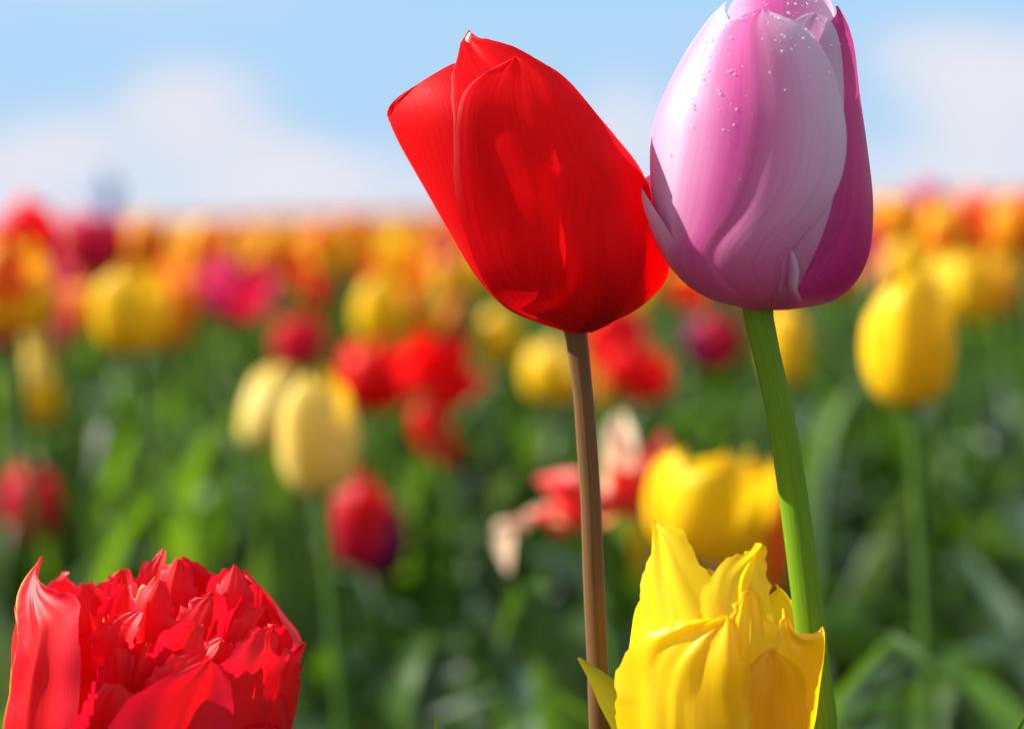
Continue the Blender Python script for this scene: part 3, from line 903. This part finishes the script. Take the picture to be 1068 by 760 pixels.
put(403, 560, 86, 'slim', ['purple', 'crimson'], 'dark purple tulip leaning against the low dark red one', tilt=(0, .2), squash=(1.1, 1), nleaf=0)
put(31, 526, 80, 'closed', ['crimson', 'field_red'], 'lone dark red tulip at left, above the fringed red one')
put(38, 398, 62, 'slim', ['pale', 'yellow'], 'slim yellow tulip near the left edge, upper of a stacked pair', squash=(1.2, 1), size=.05)
put(42, 412, 62, 'slim', ['yellow'], 'slim yellow tulip near the left edge, lower of a stacked pair', squash=(1.2, 1), size=.05)
put(38, 355, 62, 'slim', ['pale', 'yellow'], 'small yellow tulip above the slim yellow pair at left')
put(137, 325, 84, 'round', ['yellow'], 'round bright yellow tulip at upper left', rot=.3)
put(178, 330, 66, 'closed', ['orange'], 'dull orange tulip just right of the round yellow one at upper left')
put(14, 300, 98, 'round', ['yellow', 'orange'], 'large yellow tulip cut by the left edge, below a red one')
put(30, 240, 66, 'round', ['field_red'], 'bright red tulip rising above the horizon by the left edge')
put(100, 252, 64, 'round', ['crimson', 'field_pink'], 'crimson pink tulip between the left red one and orange ones, at the horizon', squash=(1.1, 1))
put(90, 285, 50, 'closed', ['coral'], 'coral tulip under the crimson pink one at left')
put(245, 304, 66, 'open', ['field_pink', 'crimson'], 'wide open pink red tulip right of the round yellow one', tilt=(.4, 0))
put(205, 300, 52, 'closed', ['orange'], 'orange tulip at the left side of the wide pink red one')
put(312, 357, 58, 'round', ['crimson', 'field_red'], 'crimson tulip above the pale yellow egg shaped one')
put(396, 322, 70, 'closed', ['yellow'], 'yellow tulip standing above the left blurred red bloom')
put(345, 258, 58, 'round', ['yellow', 'orange'], 'yellow and orange tulip near the horizon left of the tall red one')
put(370, 240, 40, 'closed', ['orange'], 'orange red tulip close behind the yellow and orange one')
put(466, 335, 52, 'closed', ['crimson', 'purple'], 'purple crimson tulip under the left flank of the tall red bloom')
put(467, 295, 50, 'closed', ['yellow', 'orange'], 'yellow orange tulip touching the left flank of the tall red bloom')
put(520, 352, 58, 'closed', ['yellow'], 'yellow tulip below the left half of the tall red bloom')
put(577, 386, 68, 'round', ['yellow', 'pale'], 'yellow tulip just left of the top of the russet stem')
put(641, 352, 66, 'round', ['field_red', 'crimson'], 'dark red tulip just right of the top of the russet stem', rot=.4)
put(675, 388, 68, 'round', ['field_red'], 'bright red tulip right of and below the dark red one by the russet stem', tilt=(.3, 0))
put(632, 408, 48, 'closed', ['orange', 'field_red'], 'orange red tulip behind the russet stem')
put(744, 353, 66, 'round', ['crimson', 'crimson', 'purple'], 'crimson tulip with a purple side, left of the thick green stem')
put(820, 360, 84, 'slim', ['yellow'], 'slim yellow tulip right behind the top of the thick green stem')
put(946, 354, 138, 'closed', ['yellow', 'yellow'], 'large yellow closed tulip at right of the pink and white bloom', tilt=(0, -.06), rot=.6, squash=(.88, 1))
put(1006, 300, 74, 'round', ['yellow'], 'yellow tulip just behind and right of the large closed yellow one')
put(1042, 296, 62, 'closed', ['orange', 'yellow'], 'orange yellow tulip at right, second from the right edge')
put(925, 272, 46, 'closed', ['field_pink', 'crimson'], 'magenta tulip beside the right flank of the pink and white bloom')
put(936, 228, 54, 'round', ['orange', 'yellow'], 'yellow orange tulip near the horizon right of the pink and white bloom')
put(985, 240, 58, 'closed', ['orange', 'yellow'], 'orange tulip above the yellow one at right')
put(1022, 222, 54, 'round', ['field_red', 'orange'], 'red orange tulip at right, just under the horizon')
put(1060, 232, 66, 'round', ['orange', 'orange'], 'orange tulip cut by the right edge at the horizon')
put(968, 208, 36, 'round', ['field_pink'], 'pink tulip on the horizon at right')
put(215, 256, 54, 'round', ['orange', 'yellow'], 'orange yellow tulip above the wide pink red one')
put(152, 250, 56, 'closed', ['orange', 'yellow'], 'orange tulip between the crimson pink one and its orange neighbour at left')
put(285, 262, 50, 'closed', ['orange', 'yellow'], 'dull orange tulip midway between the wide pink red one and the yellow orange one')
# open yellow and coral pair behind the russet stem
put(736, 522, 132, 'loose', ['yellow', 'yellow'], 'big loose yellow tulip behind the torn yellow one', tilt=(.22, .18), rot=.5, squash=(.95, 1), size=.056)
put(655, 578, 84, 'slim', ['yellow'], 'low yellow bloom between the russet stem and the torn yellow tulip')
put(786, 556, 140, 'slim', ['orange', 'yellow'], 'orange yellow tulip at the right underside of the big loose yellow one')
# wilting coral tulip: petals falling open
Dc = .80
cc = P(628, 545, Dc)
root = thing('tulip', 'wilting coral and cream tulip with petals falling open behind the russet stem', 'tulip', (cc[0], cc[1], 0), GM)
used.append((cc[0], cc[1]))
rc = np.array([cc[0], cc[1], 0.0])
st = link('stem', STEM, root); st.scale = (1, 1, cc[2])
for mtn, pth, wd in (
        ('cream', [(628, 548), (634, 520), (642, 475), (648, 430)], 21), ('coral', [(630, 548), (650, 530), (672, 500), (692, 450)], 17),
        ('coral', [(628, 548), (636, 525), (650, 500), (656, 475)], 28), ('coral', [(628, 548), (606, 535), (585, 510), (558, 500)], 26),
        ('coral', [(628, 550), (600, 548), (565, 538), (540, 545)], 13), ('cream', [(585, 546), (552, 536), (530, 552), (530, 596)], 14)):
    pp = [P(x, y, Dc + .008 * ((i * 3) % 5 - 2)) - rc for i, (x, y) in enumerate(pth)]
    g = Geo()
    w = wd * Dc / FPX
    g.grid(blade(pp, [w * .45, w * .9, w * 1.15, w * 1.05, w * .7, w * .15], RIGHT * .8 + FWD * .5 + UP * .2, nu=7, nv=14, fold=.5))
    link('petal', g.mesh('petal', [M[mtn]]), root)
for i in range(3):
    l = link('leaf', LEAVES[(i * 4 + 2) % 9], root); l.rotation_euler = (0, 0, i * 2.2)

PLACED = [q for q in used if q[1] < 1.6]
# ---- random field, one mesh per farther plant
COLS = [('yellow', 'yellow', 'yellow'), ('orange', 'orange', 'orange'), ('orange', 'yellow', 'orange yellow'), ('field_red', 'field_red', 'red'),
        ('field_pink', 'crimson', 'pink'), ('crimson', 'crimson', 'crimson'), ('pale', 'yellow', 'pale yellow')]
WGT = np.array([.22, .14, .16, .20, .16, .07, .05])
SHN = ['closed', 'round', 'open', 'slim', 'round']


def plant_geo(g, base, h, size, shape, seed, nu, nv, rot, tilt, nleaf, s0=0):
    """whole plant into one Geo; slots s0: outer petal, s0+1: inner, 8: stem, 9: leaf"""
    Rm = np.array(Euler((tilt[0], tilt[1], rot), 'XYZ').to_matrix())
    for k in range(6):
        q = unit_petal(shape, k, nu, nv, seed % 4) * size
        g.grid(q @ Rm.T + np.array([0, 0, h]) + base, s0[k % 2])
    g.grid(tube([base, base + [0, 0, h * .5], base + [0, 0, h]], [.0042, .0038, .0036], n=3, seg=5), s0[2])
    rg = np.random.default_rng(seed)
    for i in range(nleaf):
        a = rot + i * 2.2; hh = rg.uniform(.2, .33); w = rg.uniform(.014, .026); o_ = rg.uniform(.05, .15)
        d = np.array([math.cos(a), math.sin(a), 0]); s = np.array([-math.sin(a), math.cos(a), 0])
        g.grid(blade([base, base + d * .02 + [0, 0, hh * .4], base + d * o_ * .6 + [0, 0, hh * .85], base + d * o_ + [0, 0, hh]],
                     [w * .5, w, w * .9, w * .5, .0005], s, nu=3, nv=6, fold=-.4), s0[3])


PROTO = {}
for ci, (a, b, nm) in enumerate(COLS):
    for sh in range(5):
        g = Geo()
        plant_geo(g, np.zeros(3), .392, .053, SHN[sh], 10 * ci + sh, 5, 8, sh * 1.1, (random.uniform(-.12, .12), random.uniform(-.12, .12)), 4, (0, 1, 2, 3))
        PROTO[ci, sh] = g.mesh('tulip', [M[a], M[b], M['stem_field'], M['leaf']])

NEAR_N = 300 - 4 - len(used)
cand = []
tries = 0
rg = np.random.default_rng(21)
while len(cand) < NEAR_N and tries < 20000:
    tries += 1
    D = 1.7 + 3.3 * math.sqrt(rg.uniform(0, 1)) * (.35 + .65 * rg.uniform())
    half = .5 * 36 / LENS * D
    x = rg.uniform(-1.02, 1.02) * half
    if any((x - a) ** 2 + (D - b) ** 2 < .075 ** 2 for a, b in used): continue
    used.append((x, D)); cand.append((D, x))
cand.sort()
for i, (D, x) in enumerate(cand):
    ci = int(rg.choice(len(COLS), p=WGT)); sh = int(rg.integers(5))
    o = link('tulip', PROTO[ci, sh])
    o.location = (x, D, -.002)
    o.rotation_euler = (0, 0, rg.uniform(0, 6.28))
    s = rg.uniform(.93, 1.10)
    o.scale = (1, 1, s)
    side = 'left' if x < -.12 * D else 'right' if x > .12 * D else 'middle'
    tag(o, '%s tulip far back in the soft coloured band, %s of the field' % (COLS[ci][2], side), 'tulip', '%s tulips far back, %s of the field' % (COLS[ci][2], side))

# ---- everything beyond
g = Geo()
n = 0
for i in range(4700):
    D = 1 / rg.uniform(1 / 90., 1 / 4.7)
    if i % 3 == 0: D = rg.uniform(4.7, 22)
    x = rg.uniform(-1, 1) * (.42 * D + 1.5)
    if i > 4300:                      # flanks of the same bed, outside the picture
        D = rg.uniform(.9, 4.7); x = (-1 if i % 2 else 1) * (.32 * D + rg.uniform(.06, 1.5))
    ci = int(rg.choice(len(COLS), p=WGT))
    a, b = [list(('yellow', 'orange', 'field_red', 'field_pink', 'crimson', 'pale')).index(q) for q in COLS[ci][:2]]
    plant_geo(g, np.array([x, D, -.008]), .395 * rg.uniform(.92, 1.12), .054 * (1 if D < 20 else 1.15), SHN[int(rg.integers(5))], i, 3, 4, rg.uniform(0, 6), (rg.normal() * .1, rg.normal() * .1), 2, (a, b, 6, 7))
ff = link('tulip_field', g.mesh('tulip_field', [M['yellow'], M['orange'], M['field_red'], M['field_pink'], M['crimson'], M['pale'], M['stem_field'], M['leaf']]))
tag(ff, 'distant mass of mixed yellow, orange and red tulips reaching the horizon', 'tulip field', None, 'stuff')

# ---- low leaves between the plants
g = Geo()
for i in range(3900):
    D = .80 + 5.0 * rg.uniform() ** 1.5
    x = rg.uniform(-1, 1) * (.42 * D + .55)
    a = rg.uniform(0, 6.28); hh = rg.uniform(.14, .36); w = rg.uniform(.011, .032); o_ = rg.uniform(.03, .19); dr = rg.uniform(-.03, .09)
    if D < 1.3: hh = min(hh, .24)
    if any(D < f[1] and abs(x * f[1] / D - f[0]) < .05 for f in PLACED): hh = min(hh, .20); w *= .8
    d = np.array([math.cos(a), math.sin(a), 0]); s = np.array([-math.sin(a), math.cos(a), 0]); b = np.array([x, D, -.01])
    g.grid(blade([b, b + d * .015 + [0, 0, hh * .4], b + d * o_ * .55 + [0, 0, hh * .85], b + d * o_ + [0, 0, hh], b + d * o_ * 1.35 + [0, 0, hh - dr]],
                 [w * .5, w * .9, w, w * .7, w * .35, .0004], s, nu=4, nv=9, fold=-.4, wave=.15, ph=i), int(rg.choice(3, p=[.52, .35, .13])))
lf = link('leaves', g.mesh('leaves', [M['leaf'], M['leaf_grey'], M['leaf_bright']]))
tag(lf, 'mass of long green tulip leaves crowding the ground between the stems', 'foliage', None, 'stuff')

# ------------------------------------------------------------------ far person in blue on the horizon
Dp = 46.0
pp = P(114, 215, Dp)
px_, py_ = float(pp[0]), float(pp[1])
vb = [(0, 0, .92), (0, 0, 1.12), (0, 0, 1.38), (0, 0, 1.5), (0, 0, 1.58), (0, 0, 1.70),
      (-.19, 0, 1.40), (-.25, .02, 1.14), (-.24, -.06, .90), (.19, 0, 1.40), (.25, .02, 1.14), (.24, -.06, .90),
      (-.10, 0, .86), (-.11, -.02, .48), (-.11, .02, .06), (-.12, -.14, .02), (.10, 0, .86), (.11, .03, .48), (.11, .06, .06), (.12, -.10, .02)]
eb = [(0, 1), (1, 2), (2, 3), (3, 4), (4, 5), (2, 6), (6, 7), (7, 8), (2, 9), (9, 10), (10, 11), (0, 12), (12, 13), (13, 14), (14, 15), (0, 16), (16, 17), (17, 18), (18, 19)]
rb = [.16, .14, .17, .06, .09, .10, .075, .055, .035, .075, .055, .035, .10, .07, .05, .04, .10, .07, .05, .04]


def skinned(name, vb, eb, rb, mat, parent=None, loc=(0, 0, 0), grow=1.0):
    me = bpy.data.meshes.new(name)
    me.from_pydata(vb, eb, [])
    o = link(name, me, parent)
    o.location = loc
    md = o.modifiers.new('skin', 'SKIN')
    for i, s in enumerate(me.skin_vertices[0].data):
        s.radius = (rb[i] * grow, rb[i] * grow); s.use_root = (i == 0)
    o.modifiers.new('sub', 'SUBSURF').render_levels = 2
    me.materials.append(mat)
    return o


per = skinned('person', vb, eb, rb, M['skin'], None, (px_, py_, 0))
tag(per, 'tiny blurred standing figure in blue on the horizon at left', 'person')
skinned('jacket', [vb[i] for i in (0, 1, 2, 6, 7, 9, 10)] + [(-.24, -.045, .95), (.24, -.045, .95), (0, 0, .80)], [(0, 1), (1, 2), (2, 3), (3, 4), (2, 5), (5, 6), (4, 7), (6, 8), (0, 9)],
        [.19, .17, .19, .095, .08, .095, .08, .065, .065, .19], M['coat'], per, grow=1.06)
skinned('trousers', [(0, 0, .9)] + [vb[i] for i in (12, 13, 14, 16, 17, 18)], [(0, 1), (1, 2), (2, 3), (0, 4), (4, 5), (5, 6)], [.17, .12, .09, .075, .12, .09, .075], M['trousers'], per)
skinned('hair', [(0, .02, 1.66), (0, .03, 1.74), (0, .05, 1.58)], [(0, 1), (0, 2)], [.11, .085, .08], M['hair'], per)
